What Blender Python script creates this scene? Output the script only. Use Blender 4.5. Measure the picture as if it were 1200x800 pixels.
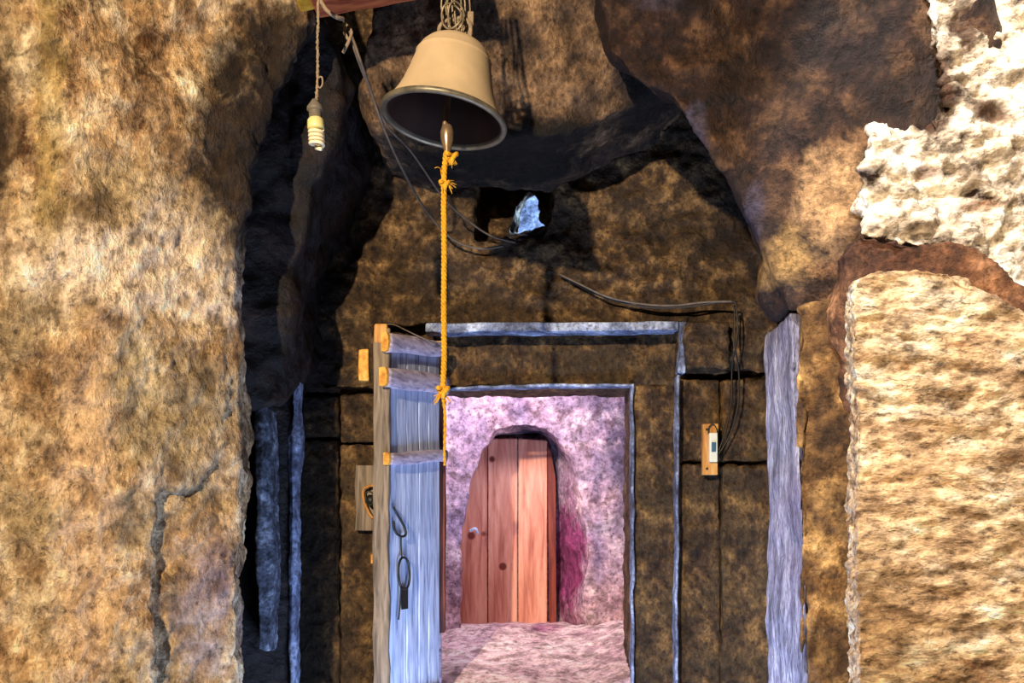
import bpy, bmesh, math, random
import numpy as np
from mathutils import Vector, Matrix

for o in list(bpy.data.objects): bpy.data.objects.remove(o)
random.seed(4)
scene = bpy.context.scene
COL = scene.collection

# ---------------------------------------------------------------- camera
F, CX, HY, EYE = 1200.0, 600.0, 620.0, 1.5
cam = bpy.data.cameras.new('camera'); camo = bpy.data.objects.new('camera', cam); COL.objects.link(camo)
camo.location = (0, 0, EYE); camo.rotation_euler = (math.pi/2, 0, 0)
cam.sensor_width = 36; cam.lens = 36; cam.shift_y = (HY-400)/1200.0
cam.clip_start = .05
scene.camera = camo

def P(px, py, Y):
    return Vector(((px-CX)/F*Y, Y, EYE+(HY-py)/F*Y))

def lin(h):
    if isinstance(h, str):
        h = h.lstrip('#'); c = [int(h[i:i+2], 16)/255 for i in (0, 2, 4)]
    else: c = h
    return tuple((x/12.92 if x <= .04045 else ((x+.055)/1.055)**2.4) for x in c) + (1,)

# ---------------------------------------------------------------- world and lights
w = bpy.data.worlds.new('world'); scene.world = w; w.use_nodes = True
bg = w.node_tree.nodes['Background']; bg.inputs[0].default_value = (.74, .62, .56, 1); bg.inputs[1].default_value = .045

def aim(o, target):
    d = Vector(target)-o.location
    o.rotation_euler = d.to_track_quat('-Z', 'Y').to_euler()
def lamp(kind, name, loc, target, energy, color, **kw):
    l = bpy.data.lights.new(name, kind); l.energy = energy; l.color = color
    for k, v in kw.items(): setattr(l, k, v)
    o = bpy.data.objects.new(name, l); COL.objects.link(o); o.location = loc
    aim(o, target); return o
# warm lamp high behind the left shoulder: casts the bell, bulb and pillar shadows
lamp('SPOT', 'warm_lamp', (-1.54, -1.9, 3.05), (0.0, 4.0, 2.1), 1850, (1.0, .79, .54), spot_size=1.35, spot_blend=.4, shadow_soft_size=.05)
# cool daylight bounced up from the threshold floor
lamp('AREA', 'threshold_bounce', (.05, 2.9, .25), (.1, 3.5, 2.2), 46, (.48, .64, 1.0), shape='RECTANGLE', size=1.0, size_y=.6)
# daylight from the entrance on the right-hand masonry
lamp('SPOT', 'entrance_daylight', (.15, 1.2, 4.3), (1.36, 2.75, 2.3), 660, (1.0, .95, .90), spot_size=.62, spot_blend=.35, shadow_soft_size=.04)
# lavender fill light, added unseen above the doorway to brighten the sanctuary
lamp('AREA', 'sanctuary_fill', (-.1, 4.46, 2.25), (-.1, 5.0, 1.1), 25, (1.0, .86, .96), shape='RECTANGLE', size=.8, size_y=.4)
lamp('POINT', 'sky_behind_opening', (.24, 4.64, 3.0), (.02, 4.3, 2.72), 14, (.55, .76, 1.0), shadow_soft_size=.05)
scene.view_settings.view_transform = 'Standard'; scene.view_settings.look = 'None'
scene.view_settings.gamma = 1; scene.view_settings.exposure = 0.0

# ---------------------------------------------------------------- noise
def _h(i, j, k, s):
    n = (i*374761393 + j*668265263 + k*2147483647 + s*974634777) & 0xffffffff
    n = ((n ^ (n >> 13))*1274126177) & 0xffffffff
    n = n ^ (n >> 16)
    return (n & 0xffffff)/float(0xffffff)*2-1
def vn(p, s=0):
    p = np.asarray(p, float); f = np.floor(p); t = p-f; t = t*t*(3-2*t); f = f.astype(np.int64)
    r = 0
    for a in (0, 1):
        for b in (0, 1):
            for c in (0, 1):
                wt = (t[:, 0] if a else 1-t[:, 0])*(t[:, 1] if b else 1-t[:, 1])*(t[:, 2] if c else 1-t[:, 2])
                r = r + wt*_h(f[:, 0]+a, f[:, 1]+b, f[:, 2]+c, s)
    return r
def fbm(p, sc, oc=4, s=0, ridge=False):
    r = 0; a = 1; q = np.asarray(p)*sc
    for i in range(oc):
        v = vn(q+i*17.3, s+i)
        if ridge: v = 1-2*np.abs(v)
        r = r+a*v; a *= .5; q = q*2.03
    return r

# ---------------------------------------------------------------- materials
def mk(name):
    m = bpy.data.materials.new(name); m.use_nodes = True
    return m, m.node_tree.nodes, m.node_tree.links, m.node_tree.nodes['Principled BSDF']
def coord(N, L, scale=(1, 1, 1), rot=(0, 0, 0)):
    tc = N.new('ShaderNodeTexCoord'); mp = N.new('ShaderNodeMapping')
    mp.inputs['Scale'].default_value = scale; mp.inputs['Rotation'].default_value = rot
    L.new(tc.outputs['Object'], mp.inputs[0]); return mp.outputs[0]
def noise(N, L, v, scale, detail=6, rough=.6, dist=0):
    n = N.new('ShaderNodeTexNoise'); n.inputs['Scale'].default_value = scale; n.inputs['Detail'].default_value = detail
    n.inputs['Roughness'].default_value = rough; n.inputs['Distortion'].default_value = dist
    L.new(v, n.inputs['Vector']); return n.outputs[0]
def ramp(N, L, f, stops):
    r = N.new('ShaderNodeValToRGB'); e = r.color_ramp.elements
    while len(e) < len(stops): e.new(.5)
    for el, (p, c) in zip(e, stops): el.position = p; el.color = lin(c) if not (isinstance(c, tuple) and len(c) == 4) else c
    L.new(f, r.inputs[0]); return r.outputs[0]
def mix(N, L, f, a, b, mode='MIX'):
    m = N.new('ShaderNodeMix'); m.data_type = 'RGBA'; m.blend_type = mode
    for s, v in ((0, f), (6, a), (7, b)):
        if hasattr(v, 'links'): L.new(v, m.inputs[s])
        else: m.inputs[s].default_value = v
    return m.outputs[2]
def math_(N, L, op, a, b):
    m = N.new('ShaderNodeMath'); m.operation = op
    for s, v in ((0, a), (1, b)):
        if hasattr(v, 'links'): L.new(v, m.inputs[s])
        else: m.inputs[s].default_value = v
    return m.outputs[0]

def rock_mat(name, dark, mid, light, alt=None, scale=5, fine=45, bump=.5, dist=.02, aniso=(1, 1, 1), rot=(0, 0, 0), rough=.8, spec=.35, spot=None, blobs=(), vein=None, crevice_shade=.8):
    m, N, L, B = mk(name)
    v = coord(N, L, aniso, rot); v0 = coord(N, L)
    n1 = noise(N, L, v, scale, 9, .66, .15)
    c = ramp(N, L, n1, [(.34, dark), (.5, mid), (.66, light)])
    if alt:
        n2 = noise(N, L, v0, scale*.33, 4, .6, .4)
        r2 = ramp(N, L, n2, [(.44, '#000000'), (.6, '#ffffff')])
        c = mix(N, L, r2, c, mix(N, L, .75, c, lin(alt)))
    n3 = noise(N, L, v, fine, 6, .75, 0)
    g = ramp(N, L, n3, [(.36, (.22, .19, .17, 1)), (.46, (1.0, .97, .94, 1)), (.56, (1.4, 1.4, 1.4, 1)), (.66, (2.1, 2.05, 1.95, 1))])
    n6 = noise(N, L, v, fine*.36, 5, .65, .1)
    g2 = ramp(N, L, n6, [(.36, (.4, .35, .31, 1)), (.48, (1, 1, 1, 1)), (.62, (1.35, 1.35, 1.3, 1))])
    g = mix(N, L, 1.0, g, g2, 'MULTIPLY')  # relief shading painted into the colour: dark crevices, brightened high spots
    if vein:
        v5 = noise(N, L, v0, vein[1], 4, .6, 1.2)
        r5 = ramp(N, L, v5, [(.46, '#000000'), (.5, '#ffffff'), (.54, '#000000')])
        c = mix(N, L, math_(N, L, 'MULTIPLY', r5, vein[2]), c, lin(vein[0]))
    if blobs:
        gp = N.new('ShaderNodeNewGeometry').outputs['Position']
        bn = noise(N, L, gp, 7, 6, .65, .5)
    for (cx, cy, cz), (rx, ry, rz), bc, st in blobs:
        mp = N.new('ShaderNodeMapping'); mp.vector_type = 'TEXTURE'
        mp.inputs['Location'].default_value = (cx, cy, cz); mp.inputs['Scale'].default_value = (rx, ry, rz)
        L.new(gp, mp.inputs[0])
        ln = N.new('ShaderNodeVectorMath'); ln.operation = 'LENGTH'; L.new(mp.outputs[0], ln.inputs[0])
        f = math_(N, L, 'ADD', ln.outputs['Value'], math_(N, L, 'MULTIPLY', math_(N, L, 'SUBTRACT', bn, .5), 1.6))
        f = ramp(N, L, f, [(.55, '#ffffff'), (1.1, '#000000')])
        c = mix(N, L, math_(N, L, 'MULTIPLY', f, st), c, lin(bc))
    c = mix(N, L, crevice_shade, c, g, 'MULTIPLY'); c.node.clamp_result = True
    if spot:
        n4 = noise(N, L, v0, spot[1], 6, .75)
        r4 = ramp(N, L, n4, [(spot[2], '#000000'), (spot[2]+.05, '#ffffff')])
        c = mix(N, L, r4, c, lin(spot[0]))
    L.new(c, B.inputs['Base Color'])
    B.inputs['Roughness'].default_value = rough; B.inputs['Specular IOR Level'].default_value = spec
    vo = N.new('ShaderNodeTexVoronoi'); vo.inputs['Scale'].default_value = fine*.8; L.new(v, vo.inputs['Vector'])
    hgt = math_(N, L, 'ADD', n3, math_(N, L, 'MULTIPLY', vo.outputs[0], .35))
    hgt = math_(N, L, 'ADD', hgt, math_(N, L, 'MULTIPLY', n1, 1.2)); hgt = math_(N, L, 'ADD', hgt, math_(N, L, 'MULTIPLY', n6, 1.6))
    b = N.new('ShaderNodeBump'); b.inputs['Strength'].default_value = min(1, bump*1.1); b.inputs['Distance'].default_value = dist*1.1
    L.new(hgt, b.inputs['Height']); L.new(b.outputs[0], B.inputs['Normal'])
    return m
def wood_mat(name, dark, mid, light, grain=(14, 14, 1.2), scale=3, bump=.3, knots=None, rough=.7, dist=.004):
    m, N, L, B = mk(name)
    v = coord(N, L, grain)
    n1 = noise(N, L, v, scale, 8, .6, .5)
    c = ramp(N, L, n1, [(.3, dark), (.46, mid), (.62, light)])
    if knots:
        vk = N.new('ShaderNodeNewGeometry').outputs['Position']
        vo = N.new('ShaderNodeTexVoronoi'); vo.inputs['Scale'].default_value = knots[1]; L.new(vk, vo.inputs['Vector'])
        r = ramp(N, L, vo.outputs[0], [(0.0, '#ffffff'), (.10, '#ffffff'), (.15, '#000000')])
        c = mix(N, L, r, c, lin(knots[0]))
    L.new(c, B.inputs['Base Color']); B.inputs['Roughness'].default_value = rough
    b = N.new('ShaderNodeBump'); b.inputs['Strength'].default_value = bump; b.inputs['Distance'].default_value = dist
    L.new(n1, b.inputs['Height']); L.new(b.outputs[0], B.inputs['Normal'])
    return m
def plain(name, col, rough=.5, metal=0, var=.25, scale=30, bump=.1, sub=0):
    m, N, L, B = mk(name)
    v = coord(N, L); n = noise(N, L, v, scale, 5, .6)
    c = lin(col)
    lo = tuple(x*(1-var) for x in c[:3])+(1,); hi = tuple(min(1, x*(1+var)) for x in c[:3])+(1,)
    L.new(ramp(N, L, n, [(.35, lo), (.65, hi)]), B.inputs['Base Color'])
    B.inputs['Roughness'].default_value = rough; B.inputs['Metallic'].default_value = metal
    b = N.new('ShaderNodeBump'); b.inputs['Strength'].default_value = bump; b.inputs['Distance'].default_value = .003
    L.new(n, b.inputs['Height']); L.new(b.outputs[0], B.inputs['Normal'])
    return m

M = {}
def B_(px, py, Y, rx, rz, col, st, ry=.6):
    p = P(px, py, Y); return ((p.x, p.y, p.z), (rx, ry, rz), col, st)
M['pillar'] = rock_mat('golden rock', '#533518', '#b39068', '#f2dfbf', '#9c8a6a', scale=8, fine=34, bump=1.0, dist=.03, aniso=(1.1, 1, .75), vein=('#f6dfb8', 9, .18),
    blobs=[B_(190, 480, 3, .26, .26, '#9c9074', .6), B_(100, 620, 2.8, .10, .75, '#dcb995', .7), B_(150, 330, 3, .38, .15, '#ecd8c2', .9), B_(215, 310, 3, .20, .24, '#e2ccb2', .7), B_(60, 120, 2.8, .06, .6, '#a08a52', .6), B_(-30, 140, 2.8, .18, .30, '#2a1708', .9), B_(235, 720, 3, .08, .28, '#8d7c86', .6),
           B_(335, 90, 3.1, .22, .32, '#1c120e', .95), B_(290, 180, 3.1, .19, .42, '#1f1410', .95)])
M['soot_shade'] = rock_mat('sooty shaded rock', '#070505', '#120c0a', '#2c1f19', '#131016', scale=6, fine=40, bump=.6, dist=.015, rough=.6)  # sooty black, deepened to carry the shade beside the pillar
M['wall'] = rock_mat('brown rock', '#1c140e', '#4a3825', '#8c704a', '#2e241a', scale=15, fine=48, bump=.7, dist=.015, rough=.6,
    blobs=[B_(330, 300, 4, .35, 1.2, '#0e0a08', .85), B_(880, 250, 4, .2, .4, '#1a1210', .7), B_(600, 140, 4, .45, .15, '#14100e', .7)])  # left blob sooty plus pillar shade; others paint shade under brow and overhang
M['frame'] = rock_mat('dark door stone', '#1c130c', '#493623', '#86683f', '#3a2f1e', scale=14, fine=60, bump=.7, dist=.014, aniso=(1, 1, .8), rough=.55,
    blobs=[B_(350, 700, 4, .12, 1.5, '#0c0908', .8)])  # pillar's shadow on the left stones, darkened in the colour
M['upper'] = rock_mat('upper rock', '#1f1815', '#5c4836', '#97795a', '#3a302c', scale=7, fine=60, bump=.7, dist=.015, aniso=(1.2, 1, .9), rot=(0, .6, 0),
    blobs=[B_(620, 185, 3.6, .75, .12, '#0a0807', .95), B_(780, 120, 3.5, .2, .15, '#0c0a09', .9)])  # painted shade along the underside of the overhang
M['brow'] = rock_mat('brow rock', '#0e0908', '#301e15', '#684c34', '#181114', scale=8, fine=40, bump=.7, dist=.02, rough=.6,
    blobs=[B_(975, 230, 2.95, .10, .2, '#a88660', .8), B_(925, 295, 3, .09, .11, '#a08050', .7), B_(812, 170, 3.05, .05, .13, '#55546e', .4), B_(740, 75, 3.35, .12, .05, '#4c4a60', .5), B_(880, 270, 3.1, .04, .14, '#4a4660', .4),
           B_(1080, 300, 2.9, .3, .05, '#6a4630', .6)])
M['browred'] = rock_mat('red brown rock', '#1e100b', '#5a3a26', '#9a7050', '#3a2420', scale=6, fine=40, bump=.7, dist=.02)
M['right'] = rock_mat('dressed pale stone', '#8a6442', '#dcc09a', '#faf2e0', '#c8a580', scale=10, fine=36, bump=.9, dist=.022, aniso=(.7, 1, 1.5), rot=(0, -.2, 0), crevice_shade=.9)
M['rough'] = rock_mat('rough pale rock', '#24120a', '#d8c8b2', '#fdfaf4', None, scale=11, fine=26, bump=.8, dist=.02, aniso=(.8, 1, 1.3),
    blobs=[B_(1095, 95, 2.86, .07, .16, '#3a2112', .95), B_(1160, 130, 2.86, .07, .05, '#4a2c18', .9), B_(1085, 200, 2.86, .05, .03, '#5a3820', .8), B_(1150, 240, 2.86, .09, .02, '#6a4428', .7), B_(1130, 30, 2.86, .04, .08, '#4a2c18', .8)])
M['rpillar'] = rock_mat('brown pillar stone', '#24150b', '#6e4f2c', '#bf9a64', '#4e3820', scale=8, fine=45, bump=.7, dist=.015)
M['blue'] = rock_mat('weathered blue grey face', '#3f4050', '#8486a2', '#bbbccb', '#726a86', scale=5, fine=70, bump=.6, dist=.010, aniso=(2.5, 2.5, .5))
M['bluelit_dim'] = rock_mat('dim blue lit stone', '#15171f', '#454d5e', '#7d879a', None, scale=12, fine=90, bump=.6, dist=.008)  # dim blue light on a rock edge, held in its colour
M['bluelit'] = rock_mat('blue lit stone', '#30384e', '#7886a8', '#b6c4e2', '#4c4f66', scale=8, fine=60, bump=.6, dist=.008)  # cool bounce light painted into the stone as blue
M['pink'] = rock_mat('pink plaster', '#7a5c6e', '#c29fae', '#ecd4da', '#8f7e9c', scale=7, fine=45, bump=.6, dist=.014, spot=('#6b5264', 22, .64),
    blobs=[B_(752, 560, 5, .21, .5, '#524a68', .9), B_(690, 470, 5, .25, .06, '#7a6d88', .6), B_(672, 655, 5.3, .19, .42, '#86346a', .95, .31), B_(688, 515, 5.27, .22, .17, '#2a2c4a', .95, .30), B_(620, 495, 5.27, .22, .10, '#2c2e4a', .95, .27)])  # shade painted on the right side and niche top; magenta is pigment
M['floorp'] = rock_mat('pale floor stone', '#a68698', '#d9bdc6', '#f2e0e2', None, scale=6, fine=30, bump=.6, dist=.015,
    blobs=[B_(640, 738, 5.1, .10, .05, '#8a2f72', .6, .2), B_(700, 770, 4.7, .12, .05, '#7c6a7e', .6, .2)])
M['plank'] = wood_mat('blue grey plank', '#59617e', '#a9b6d6', '#d3deF4', grain=(9, 9, .8), scale=6, bump=.5)
M['batten'] = wood_mat('pale batten wood', '#6d6478', '#b3a5b8', '#d5c8d8', grain=(3, 3, 12), scale=5, bump=.5)
M['sawn'] = wood_mat('sawn orange end', '#a86a1e', '#d99a3c', '#efc060', grain=(8, 8, 8), scale=4, bump=.2)
M['stile'] = wood_mat('grey brown stile', '#352c24', '#6b5d4e', '#8f7f6a', grain=(10, 10, .8), scale=5, bump=.5)
M['redwood'] = wood_mat('red brown post', '#2c0f08', '#572414', '#83402a', grain=(10, 10, .8), scale=5, bump=.4)
M['orange'] = wood_mat('orange timber', '#5e2410', '#a34a24', '#c8703c', grain=(1, 10, 10), scale=4, bump=.3)
M['yellow'] = wood_mat('yellow timber end', '#a06a10', '#d8a020', '#efc248', grain=(4, 4, 4), scale=4, bump=.3)
M['pine'] = wood_mat('pink pine board', '#9a4f42', '#cf8670', '#e6a891', grain=(7, 7, .7), scale=4, bump=.15, knots=('#6e2418', 6.3))
M['pineframe'] = wood_mat('dark red frame', '#3a100c', '#6a241a', '#8a3a2a')
M['bell'] = plain('dusty cream bell metal', '#bfa785', .9, 0, .10, 9, .15)
M['bellrim'] = plain('worn grey bell lip', '#77705f', .45, .5, .3, 25)
M['bellin'] = plain('dark bell inside', '#33211c', .5, .3, .3, 12)
M['clap'] = plain('worn brass clapper', '#b09678', .3, .7, .2, 25)
M['rope'] = plain('yellow rope', '#d9a021', .85, 0, .3, 120, .5)
M['dust'] = plain('dusty cord', '#8d7b66', .95, 0, .3, 90, .5)
M['cable'] = plain('grey cable', '#5b5148', .6, 0, .3, 40)
M['black'] = plain('black cable', '#141110', .5, 0, .3, 40)
M['wire'] = plain('bundled steel wire', '#8a7c66', .5, .4, .4, 60)
M['iron'] = plain('dark iron', '#2b2f2c', .5, .6, .3, 60)
M['cfl'] = plain('cream lamp tube', '#f2e6c4', .25, 0, .05, 20, 0)
M['cflbase'] = plain('yellowed lamp base', '#d6cf8e', .35, 0, .08, 20, 0)
M['socket'] = plain('grey lamp holder', '#6f675c', .6, 0, .2, 40)
M['switchp'] = plain('white switch plastic', '#d8dccb', .35, 0, .06, 30, 0)
M['rocker'] = plain('blue grey rocker', '#3c5f78', .35, 0, .1, 30, 0)
M['ochre'] = wood_mat('ochre board and lit wood', '#8a5a28', '#b9803c', '#d8a660', grain=(8, 8, 1), scale=4)

# ---------------------------------------------------------------- builders
def tag(o, label=None, cat=None, group=None, kind=None):
    for k, v in (('label', label), ('category', cat), ('group', group), ('kind', kind)):
        if v: o[k] = v
    return o
def empty(name, loc, label, cat, group=None):
    o = bpy.data.objects.new(name, None); o.location = loc; o.empty_display_size = .05
    COL.objects.link(o); return tag(o, label, cat, group)
def link(name, me, mat, parent=None, smooth=True, origin=None):
    """world-space mesh -> object whose origin is ORIGIN or the bottom centre"""
    if isinstance(me, bmesh.types.BMesh):
        bm = me; me = bpy.data.meshes.new(name)
        bmesh.ops.recalc_face_normals(bm, faces=bm.faces); bm.to_mesh(me); bm.free()
    me.name = name
    n = len(me.vertices); co = np.empty(n*3, np.float32); me.vertices.foreach_get('co', co); co = co.reshape(-1, 3)
    if origin is None: origin = ((co[:, 0].min()+co[:, 0].max())/2, (co[:, 1].min()+co[:, 1].max())/2, co[:, 2].min())
    co -= np.array(origin, np.float32); me.vertices.foreach_set('co', co.ravel())
    if smooth: me.polygons.foreach_set('use_smooth', [True]*len(me.polygons))
    me.materials.clear(); me.materials.append(mat)
    o = bpy.data.objects.new(name, me); COL.objects.link(o)
    if parent: o.parent = parent; o.location = Vector(origin)-wloc(parent)
    else: o.location = origin
    return o
def wloc(o):
    v = Vector((0, 0, 0))
    while o: v += o.location; o = o.parent
    return v
def loft_bm(front, back):
    """two px polygons [(px,py,Y)] of one length -> closed prism"""
    bm = bmesh.new()
    a = [bm.verts.new(P(*p)) for p in front]; b = [bm.verts.new(P(*p)) for p in back]; n = len(a)
    bm.faces.new(a); bm.faces.new(b[::-1])
    for i in range(n): bm.faces.new((a[i], b[i], b[(i+1) % n], a[(i+1) % n]))
    bmesh.ops.triangulate(bm, faces=[f for f in bm.faces if len(f.verts) > 4])
    bmesh.ops.recalc_face_normals(bm, faces=bm.faces); return bm
def straight(front, dy):
    """px positions of the same outline pushed straight back by dy metres"""
    return [(CX+(x-CX)*Y/(Y+dy), HY+(y-HY)*Y/(Y+dy), Y+dy) for x, y, Y in front]
def taper(front, dy, k=0, cx=None):
    if cx is None: cx = sum(p[0] for p in front)/len(front)
    return [(x+(3 if x < cx else -3)*k, y+2*k, Y+dy) for x, y, Y in front]
def rock(name, front, back, mat, voxel=.012, amp=((.03, 2.5), (.012, 9), (.004, 30)), cut=None, parent=None, smooth=2, aniso=(1, 1, 1), seed=0, origin=None, ridge=False):
    if not isinstance(back, list): back = straight(front, back)
    bm = loft_bm(front, back); me = bpy.data.meshes.new('tmp'); bm.to_mesh(me); bm.free()
    o = bpy.data.objects.new('tmp', me); COL.objects.link(o); junk = [o]
    for cf, cb in (cut or []):
        cm = bpy.data.meshes.new('cut'); b2 = loft_bm(cf, cb); b2.to_mesh(cm); b2.free()
        co_ = bpy.data.objects.new('cut', cm); COL.objects.link(co_); junk.append(co_)
        md = o.modifiers.new('b', 'BOOLEAN'); md.operation = 'DIFFERENCE'; md.object = co_; md.solver = 'EXACT'
    r = o.modifiers.new('r', 'REMESH'); r.mode = 'VOXEL'; r.voxel_size = voxel
    if smooth:
        s = o.modifiers.new('s', 'SMOOTH'); s.iterations = smooth; s.factor = .6
    dg = bpy.context.evaluated_depsgraph_get()
    nm = bpy.data.meshes.new_from_object(o.evaluated_get(dg), depsgraph=dg)
    for j in junk: bpy.data.objects.remove(j)
    n = len(nm.vertices); co = np.empty(n*3, np.float32); nm.vertices.foreach_get('co', co); co = co.reshape(-1, 3).astype(float)
    no = np.empty(n*3, np.float32); nm.vertices.foreach_get('normal', no); no = no.reshape(-1, 3)
    q = co*np.array(aniso); d = 0
    for i, (a, f) in enumerate(amp):
        d = d+a*fbm(q if i else co, f, 3, seed+i*7, ridge and i > 0)
    co = co+no*d[:, None]
    nm.vertices.foreach_set('co', co.astype(np.float32).ravel())
    return link(name, nm, mat, parent, origin=origin)
def rect(x0, y0, x1, y1, Y): return [(x0, y0, Y), (x1, y0, Y), (x1, y1, Y), (x0, y1, Y)]

def sweep(bm, pts, r, seg=8, taper=None, cap=True, closed=False):
    pts = [Vector(p) for p in pts]; n = len(pts); rings = []; up = None
    for i, p in enumerate(pts):
        if closed: t = pts[(i+1) % n]-pts[i-1]
        else: t = pts[min(i+1, n-1)]-pts[max(i-1, 0)]
        t.normalize()
        if up is None:
            up = t.orthogonal().normalized()
        up = (up-t*up.dot(t)).normalized(); s = t.cross(up)
        rr = r*(taper[i] if taper else 1)
        rings.append([bm.verts.new(p+(up*math.cos(2*math.pi*k/seg)+s*math.sin(2*math.pi*k/seg))*rr) for k in range(seg)])
    m = n if closed else n-1
    for i in range(m):
        a, b = rings[i], rings[(i+1) % n]
        for k in range(seg): bm.faces.new((a[k], a[(k+1) % seg], b[(k+1) % seg], b[k]))
    if cap and not closed: bm.faces.new(rings[0]); bm.faces.new(rings[-1][::-1])
    return bm
def smoothpts(pts, sub=6, closed=False):
    pts = [Vector(p) for p in pts]; out = []; n = len(pts)
    for i in range(n if closed else n-1):
        if closed: p0, p1, p2, p3 = pts[i-1], pts[i], pts[(i+1) % n], pts[(i+2) % n]
        else: p0, p1, p2, p3 = pts[max(i-1, 0)], pts[i], pts[i+1], pts[min(i+2, n-1)]
        for k in range(sub):
            t = k/sub; out.append(.5*((2*p1)+(p2-p0)*t+(2*p0-5*p1+4*p2-p3)*t*t+(3*p1-p0-3*p2+p3)*t**3))
    if not closed: out.append(pts[-1])
    return out
def tube(name, pts, r, mat, parent=None, sub=6, seg=8, closed=False, taper=None):
    return link(name, sweep(bmesh.new(), smoothpts(pts, sub, closed), r, seg, closed=closed, taper=taper), mat, parent)
def lathe_bm(prof, mat4, seg=64):
    bm = bmesh.new(); rings = []
    for r, z in prof:
        if r < 1e-6: rings.append([bm.verts.new(mat4 @ Vector((0, 0, z)))])
        else: rings.append([bm.verts.new(mat4 @ Vector((r*math.cos(2*math.pi*k/seg), r*math.sin(2*math.pi*k/seg), z))) for k in range(seg)])
    for a, b in zip(rings, rings[1:]):
        for k in range(seg):
            k2 = (k+1) % seg
            if len(a) == 1 and len(b) == 1: continue
            if len(a) == 1: bm.faces.new((a[0], b[k], b[k2]))
            elif len(b) == 1: bm.faces.new((a[k], a[k2], b[0]))
            else: bm.faces.new((a[k], a[k2], b[k2], b[k]))
    return bm
def board(name, o0, u, v, wdir, su, sv, sw, mat, parent=None, bev=.004, cuts=10, jit=.002, seed=0):
    """box from corner o0 along u (su), v (sv), w (sw) with bevelled, slightly uneven faces"""
    bm = bmesh.new(); o0 = Vector(o0); u = Vector(u); v = Vector(v); wdir = Vector(wdir)
    bmesh.ops.create_cube(bm, size=1)
    T = Matrix.Identity(4)
    for i, (d, s) in enumerate(((u, su), (v, sv), (wdir, sw))):
        for r_ in range(3): T[r_][i] = d[r_]*s
    c = o0+u*su/2+v*sv/2+wdir*sw/2
    for r_ in range(3): T[r_][3] = c[r_]
    bmesh.ops.transform(bm, matrix=T, verts=bm.verts)
    if cuts:
        ax = max(((su, u), (sv, v), (sw, wdir)), key=lambda t: t[0])[1]
        es = [e for e in bm.edges if abs((e.verts[0].co-e.verts[1].co).normalized().dot(ax)) > .9]
        bmesh.ops.subdivide_edges(bm, edges=es, cuts=cuts, use_grid_fill=True)
    if bev: 
        es = [e for e in bm.edges if len(e.link_faces) == 2 and e.calc_face_angle(0) > .5]
        bmesh.ops.bevel(bm, geom=es, offset=bev, segments=2, affect='EDGES', profile=.6)
    if jit:
        co = np.array([vv.co[:] for vv in bm.verts])
        dx = [fbm(co, 9, 2, seed+k*3+1) for k in range(3)]
        for i, vv in enumerate(bm.verts): vv.co += Vector((dx[0][i], dx[1][i], dx[2][i]))*jit
    ob = link(name, bm, mat, parent)
    for p in ob.data.polygons: p.use_smooth = True
    try: ob.data.shade_smooth if False else None
    except Exception: pass
    md = ob.modifiers.new('wn', 'WEIGHTED_NORMAL'); md.keep_sharp = False
    return ob

X, Yv, Z = Vector((1, 0, 0)), Vector((0, 1, 0)), Vector((0, 0, 1))

# ================================================================ SETTING
def S(o, label): return tag(o, label, kind='structure')

# ---- floor of the porch and back of the room (below the frame)
bm = bmesh.new()
for x, y in ((-2.6, -2.6), (2.6, -2.6), (2.6, 4.3), (-2.6, 4.3)): bm.verts.new((x, y, 0))
bm.verts.ensure_lookup_table(); bm.faces.new(bm.verts)
S(link('floor', bm, M['wall']), 'rough brown rock floor of the porch before the doorway')

# ---- main back wall with recess and light hole
wall_front = [(150, -160, 4.0), (420, -160, 4.0), (700, -160, 4.0), (1060, -160, 4.0), (1060, 437, 3.98), (930, 437, 4.0), (803, 440, 4.0), (800, 379, 4.0), (700, 379, 4.0), (560, 380, 4.0),
              (441, 381, 4.0), (441, 456, 3.98), (395, 456, 3.98), (250, 470, 3.98), (150, 470, 3.98)]
rec_f = [(552, 190, 3.8), (560, 160, 3.8), (600, 155, 3.8), (650, 165, 3.8), (656, 230, 3.8), (640, 280, 3.8), (600, 284, 3.8), (550, 287, 3.8)]
rec_b = [(562, 195, 4.22), (566, 185, 4.22), (600, 185, 4.22), (636, 190, 4.22), (642, 230, 4.22), (634, 270, 4.22), (600, 276, 4.22), (562, 278, 4.22)]
hol_f = [(597, 236, 4.0), (608, 220, 4.0), (630, 248, 4.0), (636, 273, 4.0), (584, 280, 4.0)]
hol_b = [(630, 236, 4.7), (638, 232, 4.7), (652, 250, 4.7), (660, 268, 4.7), (612, 274, 4.7)]
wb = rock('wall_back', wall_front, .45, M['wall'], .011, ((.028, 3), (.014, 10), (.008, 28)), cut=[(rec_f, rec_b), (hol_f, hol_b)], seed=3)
S(wb, 'brown hewn rock wall above and around the doorway')

# dressed stones of the back wall, one object each
def stone(x0, y0, x1, y1, Y, mat=None, seed=0, amp=.006, d=.35, vox=.010):
    g = .3
    f = [(x0+g, y0+g, Y), ((x0+x1)/2, y0+g, Y), (x1-g, y0+g, Y), (x1-g, (y0+y1)/2, Y), (x1-g, y1-g, Y), (x0+g, y1-g, Y), (x0+g, (y0+y1)/2, Y)]
    return rock('stone', f, d, mat or M['frame'], vox, ((amp, 5), (.005, 14), (.005, 36)), parent=wb, smooth=2, seed=seed)
stone(350, 462, 397, 512, 4.03, M['wall'], 1)
stone(398, 462, 447, 519, 4.02, M['wall'], 2)
stone(350, 514, 397, 1000, 4.05, M['frame'], 3)
stone(398, 521, 447, 1000, 4.04, M['frame'], 4)
stone(804, 376, 856, 432, 3.9, M['wall'], 5, .012)
stone(797, 443, 845, 542, 4.03, M['frame'], 6)
stone(846, 443, 905, 541, 4.0, M['frame'], 7)
stone(797, 545, 845, 1000, 4.02, M['frame'], 8)
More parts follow.
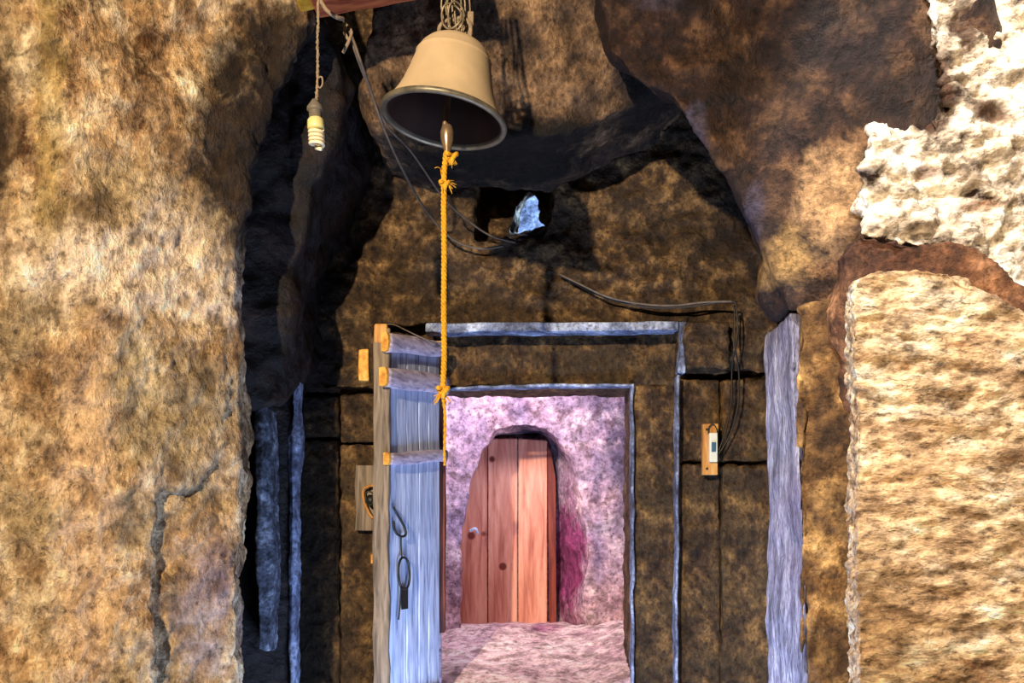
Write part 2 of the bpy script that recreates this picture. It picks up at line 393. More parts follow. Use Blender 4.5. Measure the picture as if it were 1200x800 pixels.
stone(846, 545, 905, 1000, 3.99, M['frame'], 9)
# inner frame: lintel, jambs
stone(436, 366, 801, 452, 4.13, M['frame'], 10, .008)
stone(742, 449, 801, 1000, 4.13, M['frame'], 11, .008)
stone(436, 449, 507, 1000, 4.13, M['frame'], 12, .008)

# added arris strips of the stepped frame, blue bounce light painted in their colour
def bluelit_strip(name, a, b, wd, hh, lab):
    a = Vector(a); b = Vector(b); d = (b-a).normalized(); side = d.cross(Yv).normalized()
    o = board(name, a-side*hh/2-Yv*wd/2, d, side, Yv, (b-a).length, hh, wd, M['bluelit'], None, .004, 40, .006, seed=int(b.x*100))
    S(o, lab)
bluelit_strip('bluelit_strip_1', P(500, 386, 4.0), P(793, 384, 4.0), .10, .034, 'added blue-lit arris strip over the outer door recess')
bluelit_strip('bluelit_strip_2', P(793, 440, 3.99), P(791, 1000, 3.99), .07, .011, 'thin added blue-lit arris strip beside the outer door recess')
bluelit_strip('bluelit_strip_3', P(516, 455, 4.13), P(741, 452, 4.13), .07, .011, 'thin added blue-lit arris strip over the pink doorway')
bluelit_strip('bluelit_strip_4', P(740, 453, 4.13), P(741, 1000, 4.13), .07, .011, 'thin added blue-lit upright arris strip of the pink doorway')
bluelit_strip('bluelit_strip_5', P(799, 378, 3.97), P(798, 438, 3.97), .06, .028, 'short added blue-lit arris strip beside the square stone')

# ---- ceiling mass hanging in front of the upper wall
ceil_f = [(432, -200, 3.3), (560, -200, 3.25), (720, -200, 3.25), (830, -200, 3.2), (830, 60, 3.35), (785, 108, 3.5), (740, 122, 3.5), (690, 148, 3.48), (640, 160, 3.48), (560, 158, 3.45), (490, 160, 3.45), (436, 150, 3.48), (420, 118, 3.5), (428, 60, 3.4), (440, 20, 3.35)]
ce = rock('ceiling', ceil_f, .55, M['upper'], .012, ((.02, 4), (.010, 12), (.004, 35)), seed=21)
S(ce, 'grey brown rock overhang behind the bell')

# ---- right brow mass
bf = [(700, -200, 2.95), (900, -200, 2.9), (1130, -200, 2.85), (1160, 60, 2.88), (1110, 160, 2.95), (1015, 300, 2.95), (1006, 350, 2.98), (960, 358, 3.05), (925, 362, 3.1), (912, 368, 3.2), (896, 345, 3.2), (903, 300, 3.12),
      (885, 262, 3.08), (858, 212, 3.05), (828, 165, 3.02), (790, 118, 3.0), (742, 88, 3.0), (712, 60, 3.0)]
bb = [(x+(4 if i > 8 else 0), y-(4 if i > 8 else 0), 4.02) for i, (x, y, d) in enumerate(bf)]
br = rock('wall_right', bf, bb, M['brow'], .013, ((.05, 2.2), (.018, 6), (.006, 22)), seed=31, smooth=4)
S(br, 'dark brown rock brow curving down over the pale stone blocks')

# ---- rock filling behind the pale stones on the right
wr = rock('wall_right_back', [(985, 292, 2.88), (1010, 268, 2.84), (1060, 280, 2.8), (1115, 276, 2.78), (1155, 296, 2.76), (1190, 330, 2.74), (1230, 352, 2.72), (1500, 360, 2.7), (1500, 520, 2.75), (1100, 480, 2.85), (990, 480, 3.0), (975, 360, 3.0)], .4, M['browred'], .013, ((.03, 3), (.015, 8), (.006, 22)), seed=35)
S(wr, 'reddish brown rock seam between the rough sunlit face and pale block')
wv = rock('added_rock_beyond', [(560, 200, 4.95), (680, 200, 4.95), (680, 330, 4.95), (560, 330, 4.95)], .15, M['bluelit'], .012, ((.02, 5), (.015, 14), (.004, 40)), seed=37)  # rock added behind the hole so it shows bright, in place of sky
S(wv, 'pale rock added behind the small opening to show as daylight')

# ---- interior sanctuary
nf = [(545, 752, 4.8), (541, 700, 4.8), (544, 640, 4.8), (553, 600, 4.8), (562, 560, 4.8), (570, 528, 4.8), (584, 503, 4.8), (604, 496, 4.8), (640, 499, 4.8), (664, 512, 4.8), (690, 545, 4.8), (703, 585, 4.8), (706, 650, 4.8), (702, 700, 4.8), (730, 752, 4.8)]
nb = [(536, 741, 5.42), (534, 700, 5.42), (534, 640, 5.42), (534, 600, 5.42), (540, 560, 5.42), (560, 522, 5.42), (580, 512, 5.42), (604, 510, 5.42), (630, 510, 5.42), (640, 514, 5.42), (647, 530, 5.42), (652, 585, 5.42), (652, 650, 5.42), (652, 700, 5.42), (655, 732, 5.42)]
wi = rock('wall_inner', [(380, 300, 5.0), (900, 300, 5.0), (900, 900, 5.0), (380, 900, 5.0)], .5, M['pink'], .011, ((.02, 3), (.008, 11), (.003, 30)), cut=[(nf, nb)], seed=41, smooth=2)
S(wi, 'pink plastered rock wall seen through the doorway, with an arched niche')
# sloping floor of the sanctuary
bm = bmesh.new(); nx, ny = 110, 80; G = []
for j in range(ny+1):
    for i in range(nx+1):
        x = -.9+1.9*i/nx; y = 4.14+1.28*j/ny; t = (y-4.14)/.9
        z = .86+.16*t if t < 1 else 1.02-.02*(t-1)
        G.append((x, y, z))
A = np.array(G); A[:, 2] += .012*fbm(A, 5, 3, 51)+.006*fbm(A, 20, 2, 52)
A[:, 2] += np.clip(A[:, 0]-.32, 0, .2)*.25
vs = [bm.verts.new(p) for p in A]
for j in range(ny):
    for i in range(nx):
        a = j*(nx+1)+i; bm.faces.new((vs[a], vs[a+1], vs[a+nx+2], vs[a+nx+1]))
r = bmesh.ops.extrude_face_region(bm, geom=bm.faces[:])
for e in r['geom']:
    if isinstance(e, bmesh.types.BMVert): e.co.z = .0
S(link('floor_inner', bm, M['floorp']), 'pale pinkish stone floor rising inside the doorway')
# side walls and ceiling of the sanctuary
for nme, x0, x1, lab in (('wall_inner_left', -1.02, -.86, 'hidden'), ('wall_inner_right', .98, 1.14, '')):
    f = [(x0, 4.4, -.0), (x1, 4.4, 0), (x1, 5.4, 0), (x0, 5.4, 0)]
    bm = bmesh.new(); bmesh.ops.create_cube(bm, size=1, matrix=Matrix.Translation(((x0+x1)/2, 4.8, 1.3)) @ Matrix.Diagonal((x1-x0, 1.0, 2.6, 1)))
    S(link(nme, bm, M['pink'], smooth=False), 'pink plastered side wall of the room behind the doorway')
bm = bmesh.new(); bmesh.ops.create_cube(bm, size=1, matrix=Matrix.Translation((.06, 4.75, 2.5)) @ Matrix.Diagonal((2.2, .75, .12, 1)))
S(link('ceiling_inner', bm, M['pink'], smooth=False), 'plastered ceiling of the room behind the doorway')

# ================================================================ ROCK THINGS
# left pillar
pf = [(-260, -200, 2.75), (60, -200, 2.8), (250, -200, 3.0), (330, -60, 3.1), (362, 25, 3.14), (322, 110, 3.13), (290, 190, 3.12), (277, 260, 3.1), (279, 330, 3.1), (279, 500, 3.09), (277, 700, 3.09), (276, 1060, 3.09), (180, 1060, 2.86), (60, 1060, 2.78), (-260, 1060, 2.75)]
pb = [(x+4, y, d+.4) for x, y, d in pf]
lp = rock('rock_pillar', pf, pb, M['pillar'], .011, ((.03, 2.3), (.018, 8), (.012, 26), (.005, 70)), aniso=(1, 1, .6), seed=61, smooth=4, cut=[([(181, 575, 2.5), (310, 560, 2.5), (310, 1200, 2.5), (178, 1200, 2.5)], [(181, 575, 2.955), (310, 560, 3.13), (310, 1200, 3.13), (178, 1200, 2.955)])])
tag(lp, 'broad golden brown hewn rock pillar, pale and smoothed in its middle', 'pillar')
# dark boulder behind the pillar
df = [(180, -200, 3.2), (330, -200, 3.25), (352, -5, 3.3), (380, 32, 3.34), (400, 85, 3.38), (396, 140, 3.4), (378, 190, 3.42), (360, 250, 3.45), (345, 320, 3.48), (334, 400, 3.5), (322, 470, 3.5), (250, 480, 3.4), (180, 400, 3.3)]
db = rock('sooty_shaded_boulder', df, .6, M['soot_shade'], .013, ((.04, 2.8), (.018, 8), (.006, 25)), seed=71, smooth=4)
tag(db, 'sooty, shade-darkened rock bulge between the golden pillar and hanging bulb', 'rock')
# two narrow rock edges in the dark, their blue light painted as colour
dk = rock('sooty_shaded_boulder', [(262, 440, 3.62), (345, 446, 3.72), (341, 560, 3.72), (341, 1060, 3.72), (262, 1060, 3.62)], [(262, 440, 4.1), (352, 446, 4.1), (350, 560, 4.1), (348, 1060, 4.1), (262, 1060, 4.1)], M['soot_shade'], .012, ((.012, 4), (.008, 14), (.004, 30)), seed=81)
tag(dk, 'black lower rock carrying two blue lit vertical edges beside the golden pillar', 'rock')
s1 = rock('bluelit_rock_edge', [(298, 474, 3.52), (309, 468, 3.50), (316, 480, 3.53), (319, 560, 3.54), (320, 700, 3.54), (316, 765, 3.55), (303, 762, 3.54), (300, 640, 3.53)], .12, M['bluelit_dim'], .007, ((.006, 5), (.004, 14), (.003, 45)), seed=83)
tag(s1, 'dim blue-lit vertical rock edge nearest the golden pillar', 'lit rock edge', 'blue lit rock edges left of the door')
s2 = rock('bluelit_rock_edge', [(343, 446, 3.68), (351, 446, 3.70), (350, 490, 3.70), (352, 530, 3.70), (348, 560, 3.7), (347, 700, 3.7), (345, 1000, 3.7), (340, 1000, 3.7), (340, 560, 3.7), (337, 515, 3.7), (342, 490, 3.7)], .08, M['bluelit'], .006, ((.004, 5), (.003, 14), (.002, 45)), seed=85)
tag(s2, 'thin pale blue-lit vertical rock edge beside the jointed wall stones', 'lit rock edge', 'blue lit rock edges left of the door')
# right: blue-grey weathered face and brown pillar
bs = rock('weathered_post', [(926, 366, 3.12), (934, 420, 3.08), (936, 560, 3.06), (946, 640, 3.04), (945, 760, 3.04), (943, 1060, 3.04), (960, 1060, 3.1), (960, 366, 3.15)],
          [(898, 392, 3.42), (894, 420, 3.42), (899, 560, 3.42), (901, 640, 3.42), (900, 760, 3.42), (899, 1060, 3.42), (950, 1060, 3.5), (950, 380, 3.5)], M['blue'], .008, ((.010, 4), (.004, 14), (.002, 50)), aniso=(1, 1, .4), seed=91)
tag(bs, 'weathered lavender grey upright running down beside the brown stone pillar', 'post')
rp = rock('stone_pillar', [(932, 358, 3.0), (975, 352, 2.98), (1003, 350, 2.98), (1006, 1060, 2.98), (944, 1060, 2.98), (947, 700, 2.98), (938, 560, 2.98), (934, 420, 2.98)], [(950, 362, 3.3), (975, 358, 3.3), (1000, 356, 3.3), (1000, 1060, 3.3), (960, 1060, 3.3), (963, 700, 3.3), (954, 560, 3.3), (950, 420, 3.3)], M['rpillar'], .009, ((.018, 4), (.008, 12), (.004, 34)), seed=95)
tag(rp, 'narrow brown rough stone pillar between lavender upright and pale dressed block', 'pillar')
# pale dressed block
rb = rock('dressed_block', [(1001, 345, 2.6), (1006, 326, 2.6), (1035, 318, 2.6), (1070, 314, 2.6), (1110, 319, 2.6), (1135, 335, 2.6), (1165, 350, 2.6), (1200, 366, 2.6), (1420, 420, 2.6), (1420, 1060, 2.6), (1009, 1060, 2.6), (1005, 700, 2.6)], [(992, 356, 2.85), (996, 337, 2.85), (1035, 328, 2.85), (1070, 324, 2.85), (1110, 329, 2.85), (1135, 343, 2.85), (1165, 358, 2.85), (1200, 372, 2.85), (1420, 425, 2.85), (1420, 1060, 2.85), (998, 1060, 2.85), (994, 700, 2.85)],
          M['right'], .0065, ((.008, 4), (.011, 22), (.005, 50)), aniso=(.6, 1, 1.1), seed=101, smooth=1)
tag(rb, 'large pale chisel-marked stone block with a rounded top, brightly lit', 'stone block')
# upper right rough sunlit rock
urf = [(1078, -200, 2.86), (1085, -20, 2.86), (1100, 60, 2.86), (1120, 130, 2.86), (1100, 160, 2.86), (1060, 165, 2.86), (1020, 155, 2.86), (1018, 200, 2.86), (1010, 240, 2.86), (1012, 275, 2.86), (1060, 290, 2.86), (1110, 282, 2.86), (1150, 300, 2.86), (1180, 335, 2.86), (1220, 355, 2.86), (1420, 360, 2.86), (1420, -200, 2.86)]
ur = rock('rough_rock', urf, [(x+6 if x < 1400 else x, y-8, Y+.3) for x, y, Y in urf],
          M['rough'], .008, ((.02, 4), (.028, 14), (.016, 34)), seed=111, smooth=1)
tag(ur, 'rough cream sunlit rock face above the pale chisel-marked block', 'rock')

# ================================================================ TIMBER BEAM
bY = 2.95
beam = empty('timber_beam', P(350, 0, bY+.06), 'orange red timber beam crossing above the hanging bulb', 'beam')
a = P(362, -6, bY); b_ = P(540, -38, bY)
ub = (b_-a).normalized(); vb = Vector((-ub.z, 0, ub.x))
board('beam_body', a, ub, vb, Yv, (b_-a).length, .16, .14, M['orange'], beam, .01, 14, .006)
board('sawn_end', P(343, -8, bY+.01), ub, vb, Yv, .055, .12, .11, M['yellow'], beam, .012, 4, .006)

# ================================================================ BELL
BY = 2.86
# fit: rim centre (519.5,141)
C = P(519.5, 143, BY); sc_ = BY/F
R = 73.5*sc_
bell = empty('bronze_bell', C, 'dusty cream bronze bell with dark mouth hanging over the open door', 'bell')
tilt = Matrix.Rotation(math.radians(9), 4, 'Y') @ Matrix.Rotation(math.radians(-3), 4, 'X')
T = Matrix.Translation(C) @ tilt
H = R*1.42
prof_o = [(1.0, .0), (1.005, .035), (.97, .09), (.89, .20), (.81, .34), (.745, .50), (.69, .68), (.645, .86), (.61, 1.0), (.60, 1.03), (.615, 1.045), (.60, 1.06), (.55, 1.16), (.47, 1.25), (.36, 1.32), (.2, 1.355), (0, 1.36)]
link('shell', lathe_bm([(r*R, z*R) for r, z in prof_o[1:]], T, 72), M['bell'], bell)
link('lip', lathe_bm([(r*R, z*R) for r, z in [(1.012, .075), (1.028, .04), (1.02, .005), (.99, -.012), (.95, -.008), (.925, .02), (.915, .06)]], T, 72), M['bellrim'], bell)
link('inner_wall', lathe_bm([(r*R, z*R) for r, z in [(.92, .05), (.84, .2), (.75, .36), (.68, .55), (.62, .8), (.56, 1.0), (.4, 1.17), (0, 1.22)]], T, 64), M['bellin'], bell)
# clapper hangs plumb
top = T @ Vector((0, 0, 1.2*R)); cb = P(524, 180, BY)
clap = tube('clapper_rod', [top, P(522, 140, BY), P(524, 152, BY)], .008, M['clap'], bell)
dirc = Matrix.Translation(P(524, 176, BY))
link('clapper', lathe_bm([(0, -.022), (.005, -.02), (.008, -.005), (.013, .01), (.018, .03), (.019, .05), (.015, .066), (.008, .072), (0, .073)], dirc, 24), M['clap'], bell)
# crown: loops and yoke stub
crown = T @ Vector((0, 0, 1.34*R))
for k, (dx, hh, ang) in enumerate(((-.02, .06, .3), (.012, .065, 2.6))):
    c0 = crown+X*dx*.6
    d = Vector((math.cos(ang), math.sin(ang), 0))
    tube('crown_loop', [c0-d*.035-Z*.01, c0-d*.036+Z*hh*.6, c0+Z*hh, c0+d*.036+Z*hh*.6, c0+d*.035-Z*.01], .006, M['dust'], bell, 6, 8)
board('wedge', crown+X*.03-Z*.015, Vector((1, 0, .0)), Z, Yv, .018, .10, .025, M['dust'], bell, .004, 4, .002)
# wire bundle that carries the bell
wires = empty('wire_bundle', crown+Z*.03, 'bundle of twisted steel wires holding the bell from above', 'wire')
random.seed(9)
for k in range(9):
    x0 = -.045+.011*k; j = lambda s=.006: random.uniform(-s, s)
    p0 = crown+Vector((x0*.6, j(.02), .03)); p1 = crown+Vector((x0*.9+j(), j(.02), .09)); p2 = crown+Vector((x0*.8+j(), j(.02), .17)); p3 = crown+Vector((x0*.7+j(), j(.02), .30))
    tube('wire_strand', [p0, p1, p2, p3], .0028, M['wire'], wires, 5, 6)
for k, (rx, rz, dx) in enumerate(((.028, .034, -.012), (.022, .040, .0))):
    c0 = crown+Vector((dx, -.03, .055))
    tube('wire_coil', [c0+Vector((rx*math.cos(t), .01*math.sin(2*t), rz*math.sin(t))) for t in [i*math.pi/5 for i in range(10)]], .003, M['wire'], wires, 3, 6, True)

# ================================================================ BELL ROPE
def rope_strands(bm, path, r, rs, turns_per_m, n=3):
    pts = smoothpts(path, 14)
    L_ = [0]
    for p, q in zip(pts, pts[1:]): L_.append(L_[-1]+(q-p).length)
    for s in range(n):
        sp = []
        for p, l in zip(pts, L_):
            a = 2*math.pi*(l*turns_per_m+s/n); sp.append(p+Vector((math.cos(a)*r, math.sin(a)*r, 0)))
        sweep(bm, sp, rs, 6)
    return bm
rope = empty('bell_rope', P(521, 560, BY), 'yellow twisted pull rope hanging from the bell clapper', 'rope')
rY = BY
pth = [P(523, 178, rY), P(520.5, 200, rY), P(520, 240, rY), P(520.5, 300, rY), P(520, 360, rY), P(520.5, 420, rY), P(519, 462, rY)]
pp = []
for a_, b2 in zip(pth, pth[1:]):
    for k in range(4): pp.append(a_.lerp(b2, k/4))
pp.append(pth[-1])
link('strands', rope_strands(bmesh.new(), pp, .0042, .0045, 28), M['rope'], rope)
link('tail', rope_strands(bmesh.new(), [P(519, 462, rY), P(521, 480, rY), P(521.5, 500, rY), P(521, 520, rY), P(521, 545, rY)], .002, .0026, 30, 2), M['rope'], rope)
def knot(c, r, name='knot', seed=1):
    random.seed(seed)
    pts = [c+Vector((r*math.sin(t)+.4*r*math.sin(2*t), r*.8*math.cos(t*1.5), r*(math.cos(t)-.4*math.cos(2*t)))) for t in [i*2*math.pi/12 for i in range(12)]]
    bm = sweep(bmesh.new(), smoothpts(pts, 4, True), r*.55, 8, closed=True)
    return link(name, bm, M['rope'], rope)
knot(P(529, 184, rY-.005), .012, seed=2); knot(P(521, 216, rY-.006), .010, seed=3); knot(P(519, 458, rY-.006), .012, seed=4)
bm = bmesh.new(); random.seed(12)
for c, n, ln, sp in ((P(519, 462, rY-.006), 22, .035, 1.2), (P(530, 186, rY-.006), 8, .02, 1), (P(523, 214, rY-.006), 8, .03, 1.6), (P(516, 197, rY), 3, .02, 2)):
    for k in range(n):
        d = Vector((random.uniform(-sp, sp), random.uniform(-.5, .5), random.uniform(-1, .25))).normalized()*ln*random.uniform(.5, 1)
        sweep(bm, [c, c+d*.5, c+d+Vector((0, 0, -.006))], .0012, 4)
tag(link('frayed_fibres', bm, M['rope'], rope), kind='stuff')

# ================================================================ HANGING BULB
LY = 2.80
lt = empty('hanging_bulb', P(371, 174, LY), 'unlit spiral energy-saving bulb hanging from a dusty cord', 'light bulb')
cp = [P(372, -30, LY), P(373, 20, LY), P(372, 50, LY), P(372.5, 80, LY), P(371, 118, LY)]
bm = bmesh.new(); random.seed(5)
pts = smoothpts(cp, 16); sweep(bm, [p+Vector((random.uniform(-.001, .001), 0, 0)) for p in pts], .0034, 7, [random.uniform(.8, 1.5) for _ in pts])
link('cord', bm, M['dust'], lt)
tube('cord_loop', [P(372, 92, LY), P(377, 90, LY), P(378, 98, LY), P(375, 103, LY), P(372, 100, LY)], .0025, M['dust'], lt, 4, 6)
Tb = Matrix.Translation(P(371.5, 174, LY)) @ Matrix.Rotation(math.radians(-3), 4, 'Y')
k_ = LY/F
link('lamp_holder', lathe_bm([(0, 58*k_), (3*k_, 57.5*k_), (5*k_, 54*k_), (9*k_, 49*k_), (9.5*k_, 45*k_), (8*k_, 44*k_), (7.2*k_, 43*k_), (7.5*k_, 34*k_), (0, 34*k_)], Tb, 28), M['socket'], lt)
link('ballast', lathe_bm([(0, 38*k_), (6.5*k_, 38*k_), (7*k_, 36*k_), (9.5*k_, 33*k_), (10*k_, 24*k_), (9*k_, 22*k_), (0, 21.5*k_)], Tb, 28), M['cflbase'], lt)
sp = []
for i in range(150):
    t = i/149; a = t*2*math.pi*4.3
    sp.append(Tb @ Vector((7.6*k_*math.cos(a), 7.6*k_*math.sin(a), (22-19*t)*k_)))
sp.append(Tb @ Vector((5*k_, 0, -1*k_)))
link('spiral_tube', sweep(bmesh.new(), sp, 2.0*k_, 10), M['cfl'], lt)

# ================================================================ CABLES
def cable(name, pts, r, mat, label, group=None):
    o = tube(name, pts, r, mat, None, 8, 7); return tag(o, label, 'cable', group)
cable('hanging_cable', [P(402, 22, 3.0), P(412, 42, 3.0), P(422, 70, 3.0), P(434, 105, 3.1), P(449, 148, 3.2), P(470, 195, 3.4), P(498, 245, 3.75), P(530, 280, 3.9), P(562, 291, 3.93), P(590, 288, 3.94)], .0045, M['cable'],
      'grey cable drooping lower behind the bell to the wall recess', 'cables behind the bell')
cable('hanging_cable', [P(409, 36, 3.02), P(416, 60, 3.02), P(428, 92, 3.1), P(452, 145, 3.2), P(482, 178, 3.4), P(520, 232, 3.7), P(548, 258, 3.85), P(575, 276, 3.92), P(604, 284, 3.94)], .0038, M['cable'],
      'thinner grey cable passing close under the bell lip to the recess', 'cables behind the bell')
tag(tube('cable_tie', [P(402, 62, 3.0), P(408, 50, 2.99), P(412, 38, 3.0), P(406, 30, 3.0), P(404, 38, 3.0), P(408, 46, 2.99)], .005, M['dust'], None, 6, 7), 'pale knotted tie holding the cables below the beam', 'tie')
tag(tube('loose_cord', [P(374, -2, 2.9), P(383, 12, 2.9), P(394, 20, 2.92), P(402, 22, 2.95)], .006, M['dust'], None, 6, 8), 'dusty thick cord curling under the timber beam', 'cord')
cable('wall_cable', [P(655, 321, 3.96), P(680, 333, 3.93), P(710, 347, 3.91), P(745, 355, 3.91), P(785, 358, 3.90), P(825, 354, 3.88), P(858, 353, 3.85)], .0045, M['cable'], 'grey cable running across rock over the doorway', 'cables on the wall')
cable('wall_cable', [P(655, 322, 3.97), P(700, 345, 3.94), P(750, 359, 3.92), P(800, 360, 3.90), P(855, 353, 3.86), P(863, 362, 3.86), P(864, 395, 3.86), P(858, 430, 3.90), P(857, 470, 3.92), P(850, 505, 3.94), P(841, 532, 3.95)], .0035, M['black'], 'black cable descending the wall in a slack line to the switch', 'cables on the wall')
cable('wall_cable', [P(861, 358, 3.87), P(861, 400, 3.87), P(866, 440, 3.9), P(864, 480, 3.92), P(854, 512, 3.94), P(842, 532, 3.95)], .0035, M['black'], 'black cable bowing outward farthest from the doorway to the switch', 'cables on the wall')

# ================================================================ SWITCH
sY = 3.94
sw = empty('light_switch', P(832, 556, sY), 'white light switch screwed to a small ochre wooden board', 'light switch')
k3 = sY/F
board('backing_board', P(823.5, 556, sY), X, Z, Yv, 18*k3, 60*k3, .03, M['ochre'], sw, .004, 6, .002)
swb = board('switch_body', P(831.5, 541, sY-.02), X, Z, Yv, 9.5*k3, 34*k3, .022, M['switchp'], sw, .003, 2, .0)
board('rocker', P(834, 529, sY-.026), X, Z, Yv, 5*k3, 11*k3, .01, M['rocker'], swb, .0015, 0, 0)
for yy in (503, 549):
    link('screw', lathe_bm([(0, .004), (.004, .003), (.005, 0)], Matrix.Translation(P(828.5, yy, sY-.002)) @ Matrix.Rotation(math.pi/2, 4, 'X'), 12), M['iron'], sw)
tube('lead', [P(830, 508, sY-.012), P(831, 500, sY-.014), P(836, 497, sY-.014), P(840, 503, sY-.012), P(841, 512, sY-.01)], .0022, M['iron'], sw, 5, 6)

# ================================================================ OPEN PLANK DOOR
Nn = Vector((-146/F*3.6, 3.6, 0)); Ff = Vector((-84/F*4.0, 4.0, 0))
u = (Ff-Nn).normalized(); W = (Ff-Nn).length; nrm = Vector((u.y, -u.x, 0))   # points right and towards the viewer
dr = empty('plank_door', Vector((Nn.x, Nn.y, .25)), 'open blue grey plank door with pale battens and an iron chain', 'door')
ztop = EYE+(HY-402)/F*3.6
edges = [0, .34, .57, .76, 1.0]
for i in range(4):
    a0, a1 = edges[i]*W+.0045, edges[i+1]*W-.0045
    zt = 2.178+.006*i
    board('plank', Nn+u*a0-nrm*.03+Z*.25+nrm*random.uniform(-.002, .002), u, Z, nrm, a1-a0, zt-.25, .03, M['plank'], dr, .003, 24, .002, seed=i)
# stile (the door's thick near edge)
yS = 3.58
st = board('stile', P(437, 0, yS)*1.0-Z*P(437, 0, yS).z+Z*.25, X, Z, Yv, 19*yS/F, EYE+(HY-384)/F*yS-.25, .05, M['stile'], dr, .006, 30, .006, seed=9)
board('stile_lit_cap', P(438, 402, yS-.006), X, Z, Yv, 16*yS/F, 22*yS/F, .05, M['ochre'], dr, .008, 4, .004)  # lit top of the stile, painted as a lighter cap
def batten(y0, y1, ya, yb, ext0, ext1, sm):
    """y0..y1 the near end's px span at Y 3.58, ya..yb the far end's at 4.0"""
    p0 = Nn+u*(-ext0); p1 = Nn+u*(W+ext1)
    zA0 = EYE+(HY-y1)/F*p0.y; zA1 = EYE+(HY-y0)/F*p0.y; zB0 = EYE+(HY-yb)/F*p1.y; zB1 = EYE+(HY-ya)/F*p1.y
    bm = bmesh.new(); n = 16; rings = []
    for i in range(n+1):
        t = i/n; c = p0.lerp(p1, t); z0 = zA0+(zB0-zA0)*t+.003*math.sin(t*7+y0); z1 = zA1+(zB1-zA1)*t+.003*math.sin(t*5+y0*2)
        ring = []
        for (s, h) in ((0, 0.02), (.014, 0), (.024, .03), (.029, .2), (.031, .5), (.029, .8), (.024, .97), (.014, 1), (0, .98)):
            q = c+nrm*(s*sm); q.z = z0+(z1-z0)*h; ring.append(bm.verts.new(q))
        rings.append(ring)
    for A_, B_ in zip(rings, rings[1:]):
        for k in range(9): bm.faces.new((A_[k], A_[(k+1) % 9], B_[(k+1) % 9], B_[k]))
    bm.faces.new(rings[-1])
    ends = bm.faces.new(rings[0][::-1])
    o = link('batten', bm, M['batten'], dr)
    # sawn end cap, its own small piece
    b3 = bmesh.new(); ra = [b3.verts.new(v) for v in capco(p0, zA0, zA1, sm, -.012, .95)]; rb_ = [b3.verts.new(v) for v in capco(p0, zA0, zA1, sm, .004, 1.01)]
    for k in range(9): b3.faces.new((ra[k], ra[(k+1) % 9], rb_[(k+1) % 9], rb_[k]))
    b3.faces.new(ra[::-1]); b3.faces.new(rb_)
    tag(link('sawn_end', b3, M['sawn'], o, smooth=False), 'orange sawn batten end')
def capco(p0, z0, z1, sm, du, g):
    out = []; zc = (z0+z1)/2
    for (s, h) in ((0, 0.02), (.014, 0), (.024, .03), (.029, .2), (.031, .5), (.029, .8), (.024, .97), (.014, 1), (0, .98)):
        q = p0+u*du+nrm*((s-.02)*sm*g+.02*sm); q.z = zc+((z0+(z1-z0)*h)-zc)*g; out.append(q)
    return out
batten(389, 413, 401, 418, .035, -.02, .95)
batten(430, 453, 440, 463, .05, .02, 1.05)
batten(530, 545, 527, 541, .02, .02, .8)
batten(760+60, 780+60, 800, 815, .02, .0, .8)
# end of a ledge sticking out on the far side
board('ledge_end', P(421, 446, 3.62), X, Z, Yv, 12*3.62/F, 37*3.62/F, .05, M['sawn'], dr, .007, 6, .007, seed=15)
tube('top_wire', [P(444, 382, 3.6), P(460, 380, 3.65), P(478, 388, 3.72), P(500, 398, 3.8), P(512, 402, 3.9)], .0025, M['dust'], dr, 5, 6)
# chain: staple, link, hasp
def on(px, py, off=.008):
    """point on the door's outer face seen at px,py"""
    d = P(px, py, 1)-Vector((0, 0, EYE)); o0 = Vector((0, 0, EYE)); pl = Nn+nrm*off; nn = nrm
    t = (pl-Vector((o0.x, o0.y, pl.z))).dot(nn)/d.dot(nn); return o0+d*t
ch = bpy.data.objects.new('chain', None); COL.objects.link(ch); ch.parent = dr; ch.location = on(470, 700)-wloc(dr)
def oval(x0, y0, x1, y1, off=.008, slant=0):
    cx, cy, rx, ry = (x0+x1)/2, (y0+y1)/2, (x1-x0)/2, (y1-y0)/2; out = []
    for i in range(14):
        t = i*2*math.pi/14; dx, dy = rx*math.copysign(abs(math.cos(t))**.8, math.cos(t)), ry*math.sin(t)
        out.append(on(cx+dx+slant*dy, cy+dy, off))
    return out
tube('staple', [on(461, 594), on(464, 600, .012), on(470, 610, .014), on(475, 620, .014), on(475, 627, .013), on(469, 628, .012), on(463, 622, .01), on(461, 610, .006)], .0045, M['iron'], ch, 5, 8)
tube('chain_link', [on(470, 628), on(470, 640), on(471, 654, .012)], .003, M['iron'], ch, 5, 6)
tube('chain_link', oval(467, 653, 480, 690, .012, .03), .0045, M['iron'], ch, 3, 8, True)
board('hasp', on(470, 714, .006), u, Z, nrm, .045, .075, .006, M['iron'], ch, .001, 0, 0)
tube('hasp_pin', [on(470, 688, .014), on(469, 705, .012), on(467, 726, .012)], .0035, M['iron'], ch, 4, 6)
# door post between leaf and opening
dp = empty('door_post', P(516, 900, 4.05), 'dark red brown timber post at the edge of the pink doorway', 'post')
board('post_body', Vector((P(513, 0, 4.05).x, 4.05, EYE+(HY-741)/F*4.05)), X, Z, Yv, 8.5*4.05/F, (741-456)/F*4.05, .06, M['redwood'], dp, .004, 20, .003)
board('post_head', Vector((P(506, 0, 4.05).x, 4.03, EYE+(HY-456)/F*4.05)), X, Z, Yv, 12*4.05/F, 56/F*4.05, .06, M['ochre'], dp, .004, 6, .004)  # brown post top, its orange lamplight put into the colour
board('threshold_edge', Vector((P(507, 0, 4.1).x, 4.1, .3)), X, Z, Yv, 10*4.1/F, EYE+(HY-741)/F*4.1-.3, .04, M['batten'], dp, .004, 8, .003)

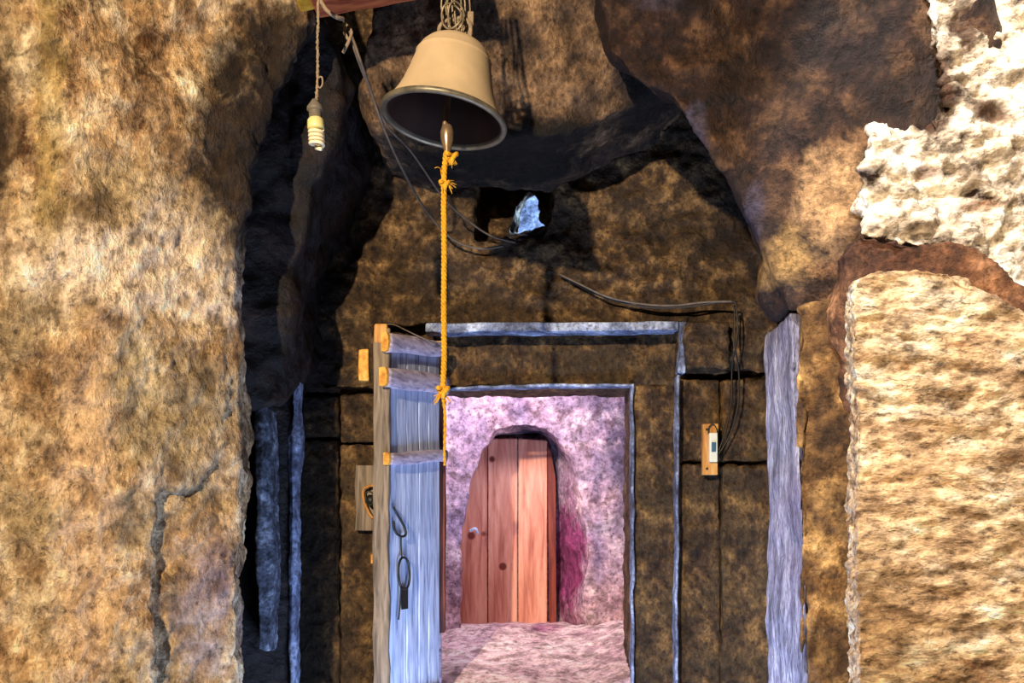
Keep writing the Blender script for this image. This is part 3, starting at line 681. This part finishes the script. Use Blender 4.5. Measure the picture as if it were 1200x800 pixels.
# wooden lock keeper in the wall behind the leaf
lk = empty('wooden_lock', P(436, 660, 3.98), 'old wooden lock keeper with dark bolt hole beside the door edge', 'lock')
board('keeper_board', P(416, 622, 3.99), X, Z, Yv, 27*3.99/F, 78*3.99/F, .04, M['stile'], lk, .005, 6, .004)
tube('hole_rim', [P(427, 572, 3.96), P(444, 571, 3.96), P(444, 600, 3.96), P(436, 606, 3.96), P(427, 588, 3.96)], .006, M['ochre'], lk, 3, 6, True)
tube('bolt', [P(436, 586, 3.99), P(434, 586, 3.93)], .022, M['black'], lk, 3, 12)
tube('bolt_ring', [P(429, 577, 3.93), P(436, 577, 3.93), P(437, 590, 3.93), P(430, 590, 3.93)], .0035, M['iron'], lk, 3, 6, True)
board('bolt_guide', P(437, 629, 3.96), X, Z, Yv, 7*3.96/F, 28*3.96/F, .03, M['sawn'], lk, .003, 4, .003)
board('peg', P(434, 661, 3.96), X, Z, Yv, 8*3.96/F, 12*3.96/F, .03, M['sawn'], lk, .005, 2, .004)

# ================================================================ NICHE SHUTTER
nY = 5.30
nd = empty('niche_shutter', P(600, 740, nY), 'pink pine board shutter closing the arched niche', 'shutter')
def npl(x0, x1, yt0, yt1, yb, seed):
    f = [(x0, yt0, nY), (x1, yt1, nY), (x1, yb, nY), (x0, yb, nY)]
    bm = loft_bm(f, straight(f, .03))
    es = [e for e in bm.edges if e.calc_face_angle(0) > .5]
    bmesh.ops.bevel(bm, geom=es, offset=.004, segments=2, affect='EDGES')
    link('board', bm, M['pine'], nd, smooth=False)
npl(531, 571, 517, 515, 742, 1); npl(572.2, 606.3, 514, 513.5, 740, 2); npl(607.5, 641, 513.5, 516, 738, 3)
f = [(641.5, 520, nY-.01), (646, 532, nY-.01), (651, 560, nY-.01), (652, 738, nY-.01), (644, 738, nY-.01), (642, 560, nY-.01)]
link('side_rail', loft_bm(f, straight(f, .05)), M['pineframe'], nd, smooth=False)
tube('latch', [P(551, 622, 4.98), P(557, 619, 4.97), P(560, 625, 4.98)], .007, M['plank'], nd, 4, 7)
